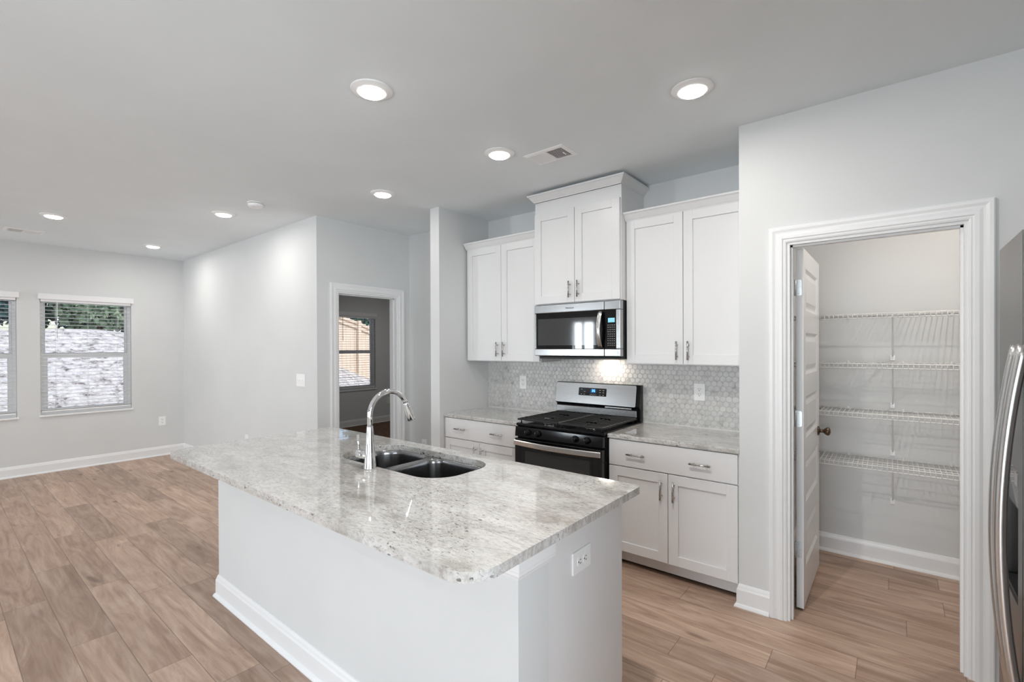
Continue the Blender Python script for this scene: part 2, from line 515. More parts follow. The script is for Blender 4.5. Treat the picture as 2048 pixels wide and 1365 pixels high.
def baseboard(name, path, flip=False, label=''):
    pr = [(-o if flip else o, h) for o, h in BASE]
    return MB().sweep(path, pr, XYZ).build(name, M['trim'], kind='structure', label=label, cat='baseboard')


baseboard('baseboard_west', [(WX, -5.2), (WX, NY)], True, 'white baseboard under the living room windows')
baseboard('baseboard_living_north', [(WX + .001, NY), (HX, NY), (HX, 2.46)], True, 'white baseboard of the bright long wall')
baseboard('baseboard_hall', [(HX + .02, 3.43), (-3.27, 3.43), (-3.27, 2.88), (-3.155, 2.88), (-3.155, 2.94)], True, 'white baseboard right of the bedroom doorway')
baseboard('baseboard_pantry_front', [(-.69, PY + .03), (-.69, PY), (-.536, PY)], True, 'short white baseboard left of the pantry doorway')
baseboard('baseboard_pantry_inside', [(-.58, 3.10), (-.58, 4.115), (1.05, 4.115), (1.05, 3.04)], True, 'white baseboard round the inside of the pantry')
baseboard('baseboard_bedroom', [(WX, 2.46), (WX, 8.0), (HX - .13, 8.0)], True, 'white baseboard under the bedroom window')
baseboard('baseboard_east', [(.36, PY), (1.05, PY), (1.05, -5.2)], True, 'white baseboard right of the pantry doorway')

# ---- door casings (profile: offset outwards from the opening, thickness)
CAS = [(0, 0), (0, .008), (.008, .011), (.012, .010), (.016, .011), (.020, .015), (.034, .016), (.046, .014), (.054, .015), (.066, .019), (.078, .020), (.083, .017), (.083, 0)]
tp = MB()
x0, x1, _, zt = DOOR_P
tp.sweep([(x0, 0), (x0, zt), (x1, zt), (x1, 0)], CAS, lambda a, b, h: (a, PY - h, b))
tp.sweep([(x0, 0), (x0, zt), (x1, zt), (x1, 0)], CAS, lambda a, b, h: (a, PY + .115 + h, b))
tp = tp.build('trim_1', M['trim'], kind='structure', label='white moulded casing round the pantry doorway', cat='door trim')
j = MB(); t = .014
j.box(x0 + .0, x0 + t, PY + .001, PY + .114, 0, zt - t); j.box(x1 - t, x1, PY + .001, PY + .114, 0, zt - t); j.box(x0, x1, PY + .001, PY + .114, zt - t, zt)
j.box(x0 + t, x0 + t + .010, PY + .03, PY + .062, 0, zt - t); j.box(x1 - t - .010, x1 - t, PY + .03, PY + .062, 0, zt - t); j.box(x0 + t, x1 - t, PY + .03, PY + .062, zt - t - .010, zt - t)
j.build('door_jamb', M['trim'], tp)

tb = MB()
y0, y1, _, zt = DOOR_B
for sgn, xx in ((1, HX), (-1, HX - .12)):
    tb.sweep([(y0, 0), (y0, zt), (y1, zt), (y1, 0)], CAS, lambda a, b, h, sgn=sgn, xx=xx: (xx + sgn * h, a, b))
tb = tb.build('trim_2', M['trim'], kind='structure', label='white moulded casing round the bedroom doorway', cat='door trim')
j = MB()
j.box(HX - .119, HX - .001, y0, y0 + t, 0, zt - t); j.box(HX - .119, HX - .001, y1 - t, y1, 0, zt - t); j.box(HX - .119, HX - .001, y0, y1, zt - t, zt)
j.box(HX - .08, HX - .045, y0 + t, y0 + t + .01, 0, zt - t); j.box(HX - .08, HX - .045, y1 - t - .01, y1 - t, 0, zt - t); j.box(HX - .08, HX - .045, y0 + t, y1 - t, zt - t - .01, zt - t)
j.build('door_jamb', M['trim'], tb)

# ------------------------------------------------------------------ windows of the west wall
def window(n, ya, yb, label):
    xo = WX - .14
    fr = MB(); d0, d1 = xo + .015, xo + .085; f = .035
    fr.box(d0, d1, ya, ya + f, WZ0, WZ1); fr.box(d0, d1, yb - f, yb, WZ0, WZ1)
    fr.box(d0, d1, ya + f, yb - f, WZ1 - f, WZ1); fr.box(d0, d1, ya + f, yb - f, WZ0, WZ0 + f)
    w = fr.build('window_%d' % n, M['vinyl'], kind='structure', bevel=.003, label=label, cat='window')
    zm = 1.41
    up_ = MB(); a, b = ya + f, yb - f
    up_.box(d0 + .008, d0 + .035, a, b, zm, zm + .03); up_.box(d0 + .008, d0 + .035, a, a + .02, zm + .03, WZ1 - f); up_.box(d0 + .008, d0 + .035, b - .02, b, zm + .03, WZ1 - f)
    u = up_.build('upper_sash', M['vinyl'], w, bevel=.002)
    MB().box(d0 + .018, d0 + .024, a + .02, b - .02, zm + .03, WZ1 - f).build('upper_pane', M['glass'], u)
    lo = MB()
    lo.box(d0 + .037, d0 + .066, a, b, zm - .028, zm + .022); lo.box(d0 + .037, d0 + .066, a, b, WZ0 + f, WZ0 + f + .04)
    lo.box(d0 + .037, d0 + .066, a, a + .036, WZ0 + f + .04, zm - .028); lo.box(d0 + .037, d0 + .066, b - .036, b, WZ0 + f + .04, zm - .028)
    for yy in (ya + .28, yb - .28): lo.box(d0 + .045, d0 + .066, yy - .02, yy + .02, zm + .022, zm + .032)
    l = lo.build('lower_sash', M['vinyl'], w, bevel=.002)
    MB().box(d0 + .048, d0 + .054, a + .036, b - .036, WZ0 + f + .04, zm - .028).build('lower_pane', M['glass'], l)
    MB().box(WX - .055, WX + .022, ya - .012, yb + .012, WZ0 - .018, WZ0 + .004).build('window_sill', M['trim'], w, bevel=.004)
    return w


window(1, *WIN[0], 'leftmost window of the end wall, cut by the edge of the view')
window(2, *WIN[1], 'whole window on the end wall')
window(3, *WIN[2], 'window seen through the bedroom doorway')


def blind(ya, yb, label):
    b = thing('window_blind', (WX, (ya + yb) / 2, WZ1), label, 'blind', 'horizontal blinds in the windows')
    va = MB().box(WX - .001, WX + .030, ya - .016, yb + .020, 2.085, 2.152)
    va.box(WX - .045, WX + .008, ya + .006, yb - .006, 2.055, 2.095)
    va.build('valance', M['blind'], b, bevel=.003)
    sl = MB(); z = 2.045
    while z > .745:
        t = .0011
        vs = []
        for i in range(5):
            q = i / 4; xx = WX - .050 + .050 * q; dz = .0028 * math.sin(PI * q)
            vs += [(xx, ya + .010, z + dz - t), (xx, ya + .010, z + dz + t), (xx, yb - .010, z + dz - t), (xx, yb - .010, z + dz + t)]
        fs = []
        for i in range(4):
            o, p = i * 4, i * 4 + 4
            fs += [(o, p, p + 2, o + 2), (o + 1, o + 3, p + 3, p + 1), (o, o + 1, p + 1, p), (o + 2, p + 2, p + 3, o + 3)]
        fs += [(0, 2, 3, 1), (16, 17, 19, 18)]
        sl.add(vs, fs, True); z -= .0445
    sl.build('slats', M['blind'], b)
    MB().box(WX - .050, WX, ya + .010, yb - .010, z + .016, z + .034).build('bottom_rail', M['blind'], b, bevel=.003)
    cd_ = MB()
    for q in (.16, .5, .84):
        yy = ya + (yb - ya) * q
        for xx in (WX - .052, WX + .002): cd_.cyl((xx, yy, z + .02), (xx, yy, 2.06), .0009, n=5)
    cd_.build('ladder_cords', M['blind'], b)
    MB().cyl((WX + .006, ya + .15, 1.62), (WX + .006, ya + .15, 2.06), .004, n=6).build('tilt_wand', M['blind'], b)


blind(*WIN[0], 'white slatted blind on the leftmost living room window')
blind(*WIN[1], 'white slatted blind on the whole living room window')
blind(*WIN[2], 'white slatted blind on the bedroom window beyond the doorway')

# ------------------------------------------------------------------ tall window behind the camera; added patio door and east window for fill
def south_glazing(name, xa, xb, za, zb, label):
    f = MB(); e = .06; xm = (xa + xb) / 2
    f.box(xa, xa + e, -5.30, -5.22, za, zb); f.box(xb - e, xb, -5.30, -5.22, za, zb); f.box(xm - e / 2, xm + e / 2, -5.30, -5.22, za + e, zb - e)
    f.box(xa + e, xb - e, -5.30, -5.22, za, za + e); f.box(xa + e, xb - e, -5.30, -5.22, zb - e, zb)
    w = f.build(name, M['vinyl'], kind='structure', label=label, cat='window')
    for a, b in ((xa + e, xm - e / 2), (xm + e / 2, xb - e)):
        MB().box(a, b, -5.265, -5.258, za + e, zb - e).build('pane', M['glass'], w)


south_glazing('added_patio_door', -1.98, .98, .0, 2.36, 'added glazed patio door behind the camera')
south_glazing('window_4', -7.14, -6.36, .0, 2.22, 'tall window behind the camera')
f = MB(); e_ = .06
f.box(1.07, 1.15, -1.90, -1.90 + e_, .12, 2.06); f.box(1.07, 1.15, .50 - e_, .50, .12, 2.06); f.box(1.07, 1.15, -.73, -.67, .12 + e_, 2.06 - e_)
f.box(1.07, 1.15, -1.90 + e_, .50 - e_, .12, .12 + e_); f.box(1.07, 1.15, -1.90 + e_, .50 - e_, 2.06 - e_, 2.06)
w5 = f.build('window_5', M['vinyl'], kind='structure', label='added tall double window in the wall right of the camera', cat='window')
for a_, b_ in ((-1.84, -.73), (-.67, .44)): MB().box(1.107, 1.113, a_, b_, .12 + e_, 2.06 - e_).build('pane', M['glass'], w5)

# ------------------------------------------------------------------ pantry door
dx0, dx1, dy0, dy1 = -.431, -.396, 3.085, 3.785
dslab = MB()
panels = [(1.930 - .3665 * i, 1.690 - .3665 * i) for i in range(5)]
pa, pb = dy0 + .085, dy1 - .085
dslab.box(dx0, dx1, dy0, pa, .012, 2.036); dslab.box(dx0, dx1, pb, dy1, .012, 2.036)
zc = 2.036
for zt_, zb_ in panels:
    dslab.box(dx0, dx1, pa, pb, zt_, zc); zc = zb_
dslab.box(dx0, dx1, pa, pb, .012, zc)
for zt_, zb_ in panels:
    for xs, xi in ((dx1, dx1 - .011), (dx0, dx0 + .011)):
        q = .038
        o = [(xs, pa, zb_), (xs, pb, zb_), (xs, pb, zt_), (xs, pa, zt_)]
        i1 = [(xi, pa + .016, zb_ + .016), (xi, pb - .016, zb_ + .016), (xi, pb - .016, zt_ - .016), (xi, pa + .016, zt_ - .016)]
        xr = xi + (xs - xi) * .75
        i2 = [(xi, pa + .026, zb_ + .026), (xi, pb - .026, zb_ + .026), (xi, pb - .026, zt_ - .026), (xi, pa + .026, zt_ - .026)]
        i3 = [(xr, pa + .052, zb_ + .052), (xr, pb - .052, zb_ + .052), (xr, pb - .052, zt_ - .052), (xr, pa + .052, zt_ - .052)]
        fs = []
        for r in range(3):
            for k in range(4): fs.append((r * 4 + k, r * 4 + (k + 1) % 4, r * 4 + 4 + (k + 1) % 4, r * 4 + 4 + k))
        fs.append((12, 13, 14, 15))
        dslab.add(o + i1 + i2 + i3, fs)
door = dslab.build('door_1', M['trim'], kind='structure', label='white five panel door standing open into the pantry', cat='door')
for s in (1, -1):
    xf = dx1 if s > 0 else dx0
    k = MB().lathe([(.031, 0), (.031, s * .006), (.026, s * .010), (.012, s * .013), (.011, s * .030), (.018, s * .038), (.026, s * .048), (.028, s * .056), (.024, s * .066), (.010, s * .071), (.0001, s * .072)], (xf, 3.718, .925), 'x', 24)
    k.build('door_knob', M['bronze'], door)
for zc in (1.815, 1.077, .338):
    hg = MB()
    oc = rrect(dx0 + .0005, dx0 + .027, zc - .045, zc + .045, [.001, .010, .010, .001], 4)
    hg.prism(oc, dy0 - .002, dy0, lambda a, b, h: (a, h, b))
    hg.cyl((dx0 - .004, dy0 - .004, zc - .045), (dx0 - .004, dy0 - .004, zc + .045), .0055, n=10)
    h_ = hg.build('hinge', M['zinc'], door)
    sc = MB()
    for zz, xx in ((zc + .033, .012), (zc + .004, .021), (zc - .033, .012)):
        sc.cyl((dx0 + xx, dy0 - .0021, zz), (dx0 + xx, dy0 - .0030, zz), .0032, n=8)
    sc.build('hinge_screws', M['nickel'], h_)

# ------------------------------------------------------------------ wire pantry shelves
def shelf(z, label):
    yb, yf = 4.108, 3.81; xa, xb = -.575, 1.045; r = .0021
    s = thing('wire_shelf', ((xa + xb) / 2, yb, z), label, 'shelf', 'white wire shelves in the pantry')
    w = MB()
    for yy, zz in ((yf, z), (yf, z - .026), (yb, z), (3.96, z - .003), (3.88, z - .003)):
        w.cyl((xa, yy, zz), (xb, yy, zz), .0033, n=6)
    n = int((xb - xa) / .0255)
    for i in range(n + 1):
        x = xa + .004 + i * .0255
        w.tube([(x, yb, z + .001), (x, yf, z + .001), (x, yf - .002, z - .027)], r, 5)
    w.build('wire_deck', M['wire'], s)
    bx = -.010
    br = MB()
    dirv = Vector((0, 4.106 - 3.825, -.262))
    br.tube([(bx, 3.822, z - .012), (bx, 3.828, z - .020), (bx, 4.098, z - .262), (bx, 4.110, z - .275)], .0085, 8, sx=.55)
    br.build('support_brace', M['wire'], s)
    pd = MB().box(bx - .013, bx + .013, 4.108, 4.1145, z - .305, z - .270)
    pd.cyl((bx, 4.109, z - .288), (bx, 4.104, z - .288), .005, n=8)
    pd.build('brace_foot', M['plastic'], s, bevel=.002)
    for cx in (-.254, .046, .283, .345, .62, .92):
        c_ = MB().box(cx - .006, cx + .006, 4.100, 4.1145, z - .006, z + .014)
        c_.build('wall_clip', M['plastic'], s, bevel=.002)


shelf(1.692, 'topmost white wire shelf in the pantry, above eye level')
shelf(1.369, 'second white wire shelf from the top in the pantry')
shelf(1.046, 'third white wire shelf from the top, just above the door knob')
shelf(.718, 'lowest white wire shelf in the pantry')

# ------------------------------------------------------------------ wall plates
def outlet(loc, axis, label, group, rot=False, gang=1, switch=False, name='wall_outlet', w=None):
    """plate facing -y ('-y'), +x ('+x'); rot lays the plate on its side"""
    pw, ph = (.079, .124)
    if gang > 1: pw = .165
    if rot: pw, ph = ph, pw
    o = thing(name, loc, label, 'light switch' if switch else 'outlet', group)
    fn = {'-y': lambda a, b, h: (loc[0] + a, loc[1] - h, loc[2] + b), '+x': lambda a, b, h: (loc[0] + h, loc[1] + a, loc[2] + b)}[axis]
    MB().prism(rrect(-pw / 2, pw / 2, -ph / 2, ph / 2, .004, 3), 0, .006, fn).build('cover_plate', M['plastic'], o, bevel=.002)
    if switch:
        for k in range(gang):
            cx = (k - (gang - 1) / 2) * .046
            MB().prism(rrect(cx - .006, cx + .006, -.013, .013, .001, 2), .005, .007, fn).build('switch_frame', M['slot' if False else 'plastic'], o)
            MB().prism(rrect(cx - .004, cx + .004, -.002, .011, .001, 2), .007, .016, fn).build('toggle', M['plastic'], o)
        return o
    for s in (.0195, -.0195):
        T = (lambda a, b: (b, a)) if rot else (lambda a, b: (a, b))
        oc = [T(a, b + s) for a, b in rrect(-.017, .017, -.014, .014, .011, 5)]
        fc = MB().prism(oc, .005, .0078, fn).build('receptacle', M['plastic'], o)
        sl = MB()
        for (a, b, ww, hh) in ((-.0065, .004, .0026, .009), (.0065, .004, .0026, .007)):
            sl.prism([T(p, q + s) for p, q in ((a - ww / 2, b - hh / 2), (a + ww / 2, b - hh / 2), (a + ww / 2, b + hh / 2), (a - ww / 2, b + hh / 2))], .007, .0083, fn)
        sl.prism([T(.0032 * math.cos(q), -.0075 + .0032 * math.sin(q) + s) for q in [i * PI / 4 for i in range(8)]], .007, .0083, fn)
        sl.build('slots', M['slot'], fc)
    return o


outlet((WX, 2.068, .48), '+x', 'white outlet low on the end wall right of the window', 'white outlets')
outlet((-5.82, NY, .425), '-y', 'white outlet on the bright long wall just above the countertop edge', 'white outlets')
outlet((-4.005, 3.43, .42), '-y', 'white outlet low on the short wall between doorway casing and stub wall', 'white outlets')
outlet((WX, 5.86, .43), '+x', 'white outlet on the bedroom wall seen behind the tap spout', 'white outlets')
outlet((-2.712, KY - .0125, 1.157), '-y', 'white outlet on the hexagon tiles left of the stove', 'white outlets')
outlet((-1.100, KY - .0125, 1.155), '-y', 'white outlet on the hexagon tiles right of the stove', 'white outlets')
outlet((-.874, 1.47, .728), '+x', 'white outlet lying sideways on the end panel of the island', 'white outlets', rot=True)
outlet((-4.560, NY, 1.168), '-y', 'white triple switch plate on the bright long wall near its corner', None, gang=3, switch=True, name='light_switch')

# ------------------------------------------------------------------ ceiling fittings
def downlight(x, y, label, energy=2.6, col=(1.0, .96, .91)):
    t = thing('recessed_light', (x, y, H), label, 'ceiling light', 'round recessed ceiling lights')
    MB().lathe([(.0975, 0), (.0985, -.003), (.096, -.006), (.088, -.0075), (.073, -.0135), (.0655, -.0155), (.063, -.0140), (.063, -.001)], (x, y, H), 'z', 40).build('trim_ring', M['plastic'], t)
    MB().lathe([(.0625, -.008), (.0625, -.0155), (.0590, -.0205), (.047, -.0245), (.028, -.0262), (.0001, -.0268)], (x, y, H), 'z', 40).build('diffuser', M['lamp'], t)
    light('downlight_beam', 'AREA', (x, y, H - .029), energy, col, t, size=.055, shape='DISK')


LP = [(-1.975, 1.370, 'nearest recessed light, above the island sink'), (-.764, 2.350, 'recessed light nearest the pantry doorway'),
      (-1.985, 2.338, 'recessed light just left of the ceiling vent near the tall cabinet'), (-3.232, 2.342, 'recessed light above the stub wall left of the cabinets'),
      (-6.130, .766, 'recessed light at the left, near the far ceiling vent'), (-4.850, 1.752, 'recessed light just left of the smoke detector'),
      (-7.030, 1.754, 'farthest recessed light, near the corner of the living room')]
for x, y, lb in LP: downlight(x, y, lb, 5.5 if x < -4 else (3.2 if x > -1 else 1.8))
for x, y, lb in ((-.764, 1.370, 'recessed light above the right end of the island, out of view'), (-4.850, -.6, 'added recessed light over the living room, out of view'), (-7.030, -.6, 'added recessed light over the far side of the living room, out of view'), (-.6, -1.2, 'added recessed light behind the camera')):  # first completes the kitchen grid; other three added unseen for ceiling bounce
    downlight(x, y, lb, 19.0 if x > -1 and y > 0 else 5.0)
downlight(.35, 3.20, 'recessed light inside the pantry', 8.0, (1.0, .90, .82))


def vent(x0, x1, y0, y1, along, label):
    cx, cy = (x0 + x1) / 2, (y0 + y1) / 2
    v = thing('ceiling_vent', (cx, cy, H), label, 'ceiling vent', 'white ceiling vents')
    fr = MB(); e = .026
    hx, hy = (x1 - x0) / 2, (y1 - y0) / 2
    fr.sweep([(x0 + e, y0 + e), (x1 - e, y0 + e), (x1 - e, y1 - e), (x0 + e, y1 - e)], [(0, 0), (0, -.008), (-.006, -.008), (-e, -.003), (-e, 0)], lambda a, b, h: (a, b, H + h), closed=True)
    fr.build('vent_frame', M['plastic'], v)
    MB().box(x0 + e, x1 - e, y0 + e, y1 - e, H - .0012, H - .0004).build('duct_opening', M['slot'], v)
    ix0, ix1, iy0, iy1 = x0 + e, x1 - e, y0 + e, y1 - e
    lv = MB(); n = 10
    if along == 'x': m0, m1, lo, hi = ix0, ix1, iy0, iy1
    else: m0, m1, lo, hi = iy0, iy1, ix0, ix1
    mid = (m0 + m1) / 2
    fnv = (lambda a, b, z: (a, b, z)) if along == 'x' else (lambda a, b, z: (b, a, z))
    for side in (-1, 1):
        a0, a1 = (m0, mid - .006) if side < 0 else (mid + .006, m1)
        for i in range(n):
            p = a0 + (i + .5) * (a1 - a0) / n
            q = .006 * side
            lv.add([fnv(p - q - .0011, lo, H - .0015), fnv(p - q + .0011, lo, H - .0015), fnv(p + q + .0011, lo, H - .0075), fnv(p + q - .0011, lo, H - .0075),
                    fnv(p - q - .0011, hi, H - .0015), fnv(p - q + .0011, hi, H - .0015), fnv(p + q + .0011, hi, H - .0075), fnv(p + q - .0011, hi, H - .0075)],
                   [(0, 1, 2, 3), (4, 7, 6, 5), (0, 4, 5, 1), (2, 6, 7, 3), (1, 5, 6, 2), (0, 3, 7, 4)])
    lv.add([fnv(mid - .006, lo, H - .002), fnv(mid + .006, lo, H - .002), fnv(mid + .006, hi, H - .002), fnv(mid - .006, hi, H - .002),
            fnv(mid - .006, lo, H - .008), fnv(mid + .006, lo, H - .008), fnv(mid + .006, hi, H - .008), fnv(mid - .006, hi, H - .008)],
           [(0, 3, 2, 1), (4, 5, 6, 7), (0, 1, 5, 4), (2, 3, 7, 6), (1, 2, 6, 5), (0, 4, 7, 3)])
    lv.build('louvers', M['plastic'], v)
    dm = MB().box(*( (x1 - .055, x1 - .050, cy - .005, cy + .03) if along == 'x' else (cx - .005, cx + .03, y1 - .055, y1 - .05)), H - .014, H - .006)
    dm.build('damper_lever', M['plastic'], v)


vent(-1.897, -1.594, 2.474, 2.670, 'x', 'white ceiling vent above the tall cabinet')
vent(-7.275, -7.063, .517, .816, 'y', 'far white ceiling vent near the living room windows')

sd = thing('smoke_detector', (-4.285, 1.80, H), 'round white smoke detector on the ceiling', 'smoke detector')
MB().lathe([(.066, 0), (.067, -.006), (.062, -.009)], (-4.285, 1.80, H), 'z', 36).build('mounting_plate', M['plastic'], sd)
MB().lathe([(.056, -.008), (.056, -.012)], (-4.285, 1.80, H), 'z', 36).build('vent_gap', M['slot'], sd)
MB().lathe([(.061, -.012), (.062, -.020), (.058, -.034), (.048, -.040), (.022, -.041), (.020, -.039), (.0001, -.039)], (-4.285, 1.80, H), 'z', 36).build('detector_body', M['plastic'], sd)

# ------------------------------------------------------------------ kitchen cabinets
def shaker(name, x0, x1, z0, z1, yf, parent, st=.062, t=.020, rec=.010):
    """flat recessed panel door facing -y with its face at yf"""
    m = MB(); b = yf + t
    m.box(x0, x0 + st, yf, b, z0, z1); m.box(x1 - st, x1, yf, b, z0, z1)
    m.box(x0 + st, x1 - st, yf, b, z0, z0 + st); m.box(x0 + st, x1 - st, yf, b, z1 - st, z1)
    m.box(x0 + st, x1 - st, yf + rec, b - .002, z0 + st, z1 - st)
    return m.build(name, M['cabinet'], parent, bevel=.0014, seg=1)


def pull(parent, c, vertical, yf, ln=.126):
    m = MB(); x, z = c; h = ln / 2; o = .029; p = .032 if True else 0
    if vertical:
        m.cyl((x, yf - o, z - h), (x, yf - o, z + h), .0058, n=12)
        for s in (-1, 1): m.cyl((x, yf + .001, z + s * .038), (x, yf - o, z + s * .038), .0042, n=8)
    else:
        m.cyl((x - h, yf - o, z), (x + h, yf - o, z), .0058, n=12)
        for s in (-1, 1): m.cyl((x + s * .038, yf + .001, z), (x + s * .038, yf - o, z), .0042, n=8)
    return m.build('handle', M['nickel'], parent)


def base_cabinet(x0, x1, label, drawer_z=(.688, .860)):
    c = thing('base_cabinet', ((x0 + x1) / 2, 3.25, 0), label, 'cabinet', 'white base cabinets along the wall')
    yf = 2.953
    bd = MB().box(x0, x1, yf, KY - .001, .105, .864)
    bd.build('cabinet_body', M['cabinet'], c, bevel=.001, seg=1)
    MB().box(x0 + .002, x1 - .002, yf + .062, yf + .075, .022, .106).build('toe_kick', M['cabinet'], c)
    MB().box(x0 + .002, x1 - .002, yf + .14, yf + .15, 0.0, .106).build('toe_shade_back', M['plasticblack'], c)  # black board stands in for the shadow in the gap below the toe kick
    xa, xb = x0 + .008, x1 - .008; g = .0022; xm = (xa + xb) / 2
    d = MB().box(xa, xb, yf - .020, yf, drawer_z[0], drawer_z[1]).build('drawer_front', M['cabinet'], c, bevel=.0016)
    w = xb - xa
    pull(d, (xa + .245 * w, .774), False, yf - .020); pull(d, (xa + .747 * w, .774), False, yf - .020)
    dl = shaker('door', xa, xm - g, .116, .681, yf - .020, c); pull(dl, (xm - .040, .580), True, yf - .020)
    dr = shaker('door', xm + g, xb, .116, .681, yf - .020, c); pull(dr, (xm + .040, .580), True, yf - .020)
    return c


base_cabinet(-3.153, -2.298, 'white base cabinet left of the stove, partly behind the island')
base_cabinet(-1.527, -.695, 'white base cabinet right of the stove, next to the pantry wall')


def wall_counter(x0, x1, label, c):
    m = MB().prism([(x0, 2.925), (x1, 2.925), (x1, KY - .001), (x0, KY - .001)], .8655, .8945, XYZ)
    m.build('countertop', M['granite'], label=label, cat='countertop', group='granite worktops on the wall cabinets', bevel=.006, seg=3)


wall_counter(-3.1545, -2.297, 'short speckled granite worktop left of the stove', 0)
wall_counter(-1.529, -.692, 'short speckled granite worktop right of the stove', 0)

CROWN = [(0, 0), (.004, 0), (.006, .006), (.011, .010), (.034, .041), (.040, .045), (.045, .048), (.046, .058), (0, .058)]


def wall_cabinet(x0, x1, z0, z1, yf, label, name='wall_cabinet', top=2.397, crown_path=None, hz=None, rail=0, rx=None):
    c = thing(name, ((x0 + x1) / 2, KY, z0), label, 'cabinet', 'white wall cabinets')
    MB().box(x0, x1, yf + .020, KY - .001, z0, top).build('cabinet_body', M['cabinet'], c, bevel=.001, seg=1)
    xa, xb = x0 + .006, (rx or x1) - .006; xm = (xa + xb) / 2; g = .0020
    dl = shaker('door', xa, xm - g, z0 + .006, z1, yf, c); pull(dl, (xm - .038, hz), True, yf)
    dr = shaker('door', xm + g, xb, z0 + .006, z1, yf, c); pull(dr, (xm + .038, hz), True, yf)
    cr = MB().sweep(crown_path, [(-o, h) for o, h in CROWN], lambda a, b, h: (a, b, top - .001 + h))
    cr.box(min(p[0] for p in crown_path), max(p[0] for p in crown_path), yf + .02, KY - .002, top + .03, top + .045)
    cr.build('crown_moulding', M['cabinet'], c)
    return c


wall_cabinet(-3.138, -2.294, 1.360, 2.397, 3.212, 'white wall cabinet left of the microwave', hz=1.468, crown_path=[(-3.140, 3.214), (-2.293, 3.214)])
wall_cabinet(-1.524, -.695, 1.360, 2.397, 3.212, 'white wall cabinet right of the microwave', hz=1.459, crown_path=[(-1.5235, 3.214), (-.693, 3.214)])
wall_cabinet(-2.290, -1.5255, 1.826, 2.562, 3.128, 'taller white wall cabinet above the microwave', hz=1.930, top=2.660, crown_path=[(-2.290, KY - .002), (-2.290, 3.138), (-1.5255, 3.138), (-1.5255, KY - .002)])

# ---- hexagon tile backsplash
def backsplash():
    x0, x1, z0, z1 = -3.1545, -.6915, .895, 1.500
    yb = KY - .0005
    gr = MB().box(x0, x1, yb - .008, yb, z0, z1)
    o = gr.build('backsplash', M['grout'], kind='structure', label='marble hexagon tile backsplash between worktop and wall cabinets', cat='backsplash')
    w, rowp = .0410, .0355; R = (w - .0020) / math.sqrt(3)
    bm = bmesh.new(); lay = bm.loops.layers.float_color.new('tile_tone')
    nr = int((z1 - z0) / rowp) + 2
    for r in range(nr):
        cz = z0 + .006 + r * rowp
        for k in range(int((x1 - x0) / w) + 2):
            cx = x0 + k * w + (w / 2 if r % 2 else 0)
            if -2.25 < cx < -1.57 and cz < .96: continue
            outer = []; inner = []
            for i in range(6):
                a = PI / 6 + i * PI / 3
                px = min(max(cx + R * math.cos(a), x0), x1); pz = min(max(cz + R * math.sin(a), z0 + .002), z1)
                outer.append((px, pz))
                px = min(max(cx + R * .9 * math.cos(a), x0), x1); pz = min(max(cz + R * .9 * math.sin(a), z0 + .002), z1)
                inner.append((px, pz))
            if max(p[0] for p in outer) - min(p[0] for p in outer) < .004 or max(p[1] for p in outer) - min(p[1] for p in outer) < .004: continue
            B = wloc(o)
            vo = [bm.verts.new((a - B.x, yb - .0075 - B.y, b - B.z)) for a, b in outer]
            vi = [bm.verts.new((a - B.x, yb - .0105 - B.y, b - B.z)) for a, b in inner]
            tone = (random.random(), random.random(), random.random(), 1)
            fs = [bm.faces.new(vi)] + [bm.faces.new((vo[i], vo[(i + 1) % 6], vi[(i + 1) % 6], vi[i])) for i in range(6)]
            for f in fs:
                for lp in f.loops: lp[lay] = tone
    bmesh.ops.recalc_face_normals(bm, faces=bm.faces)
    if bm.faces[0].normal.y > 0: bmesh.ops.reverse_faces(bm, faces=bm.faces)
    me = bpy.data.meshes.new('hexagon_tiles'); bm.to_mesh(me); bm.free(); me.materials.append(M['marble'])
    t = bpy.data.objects.new('hexagon_tiles', me); C.objects.link(t); t.parent = o
    MB().box(x0, -2.297, yb - .014, yb - .006, z0 - .0005, z0 + .006).box(-1.528, x1, yb - .014, yb - .006, z0 - .0005, z0 + .006).build('caulk_bead', M['caulk'], o)


backsplash()

# ------------------------------------------------------------------ microwave
mx0, mx1, my, mz0, mz1 = -2.288, -1.5275, 3.128, 1.416, 1.8235
mw = thing('microwave', ((mx0 + mx1) / 2, 3.3, mz0), 'stainless steel microwave mounted over the stove', 'microwave')
MB().box(mx0 + .004, mx1 - .001, my + .050, KY - .014, mz0 - .006, mz1).build('case', M['plasticblack'], mw, bevel=.003)
MB().box(mx0 + .03, mx1 - .004, my + .03, KY - .03, mz0 - .022, mz0 - .006).build('underside_vent', M['plasticblack'], mw, bevel=.004)
xs = -1.6575
df = MB()
wx0, wx1, wz0, wz1 = mx0 + .016, xs - .0015, 1.472, 1.7575


def framed(x0, x1, z0, z1, ix0, ix1, iz0, iz1, y):
    m = MB(); yb = y + .050; bl = .012
    m.box(x0, x1, y, yb, iz1, z1); m.box(x0, x1, y, yb, z0, iz0); m.box(x0, ix0, y, yb, iz0, iz1)
    if ix1 < x1 - 1e-4: m.box(ix1, x1, y, yb, iz0, iz1)
    return m


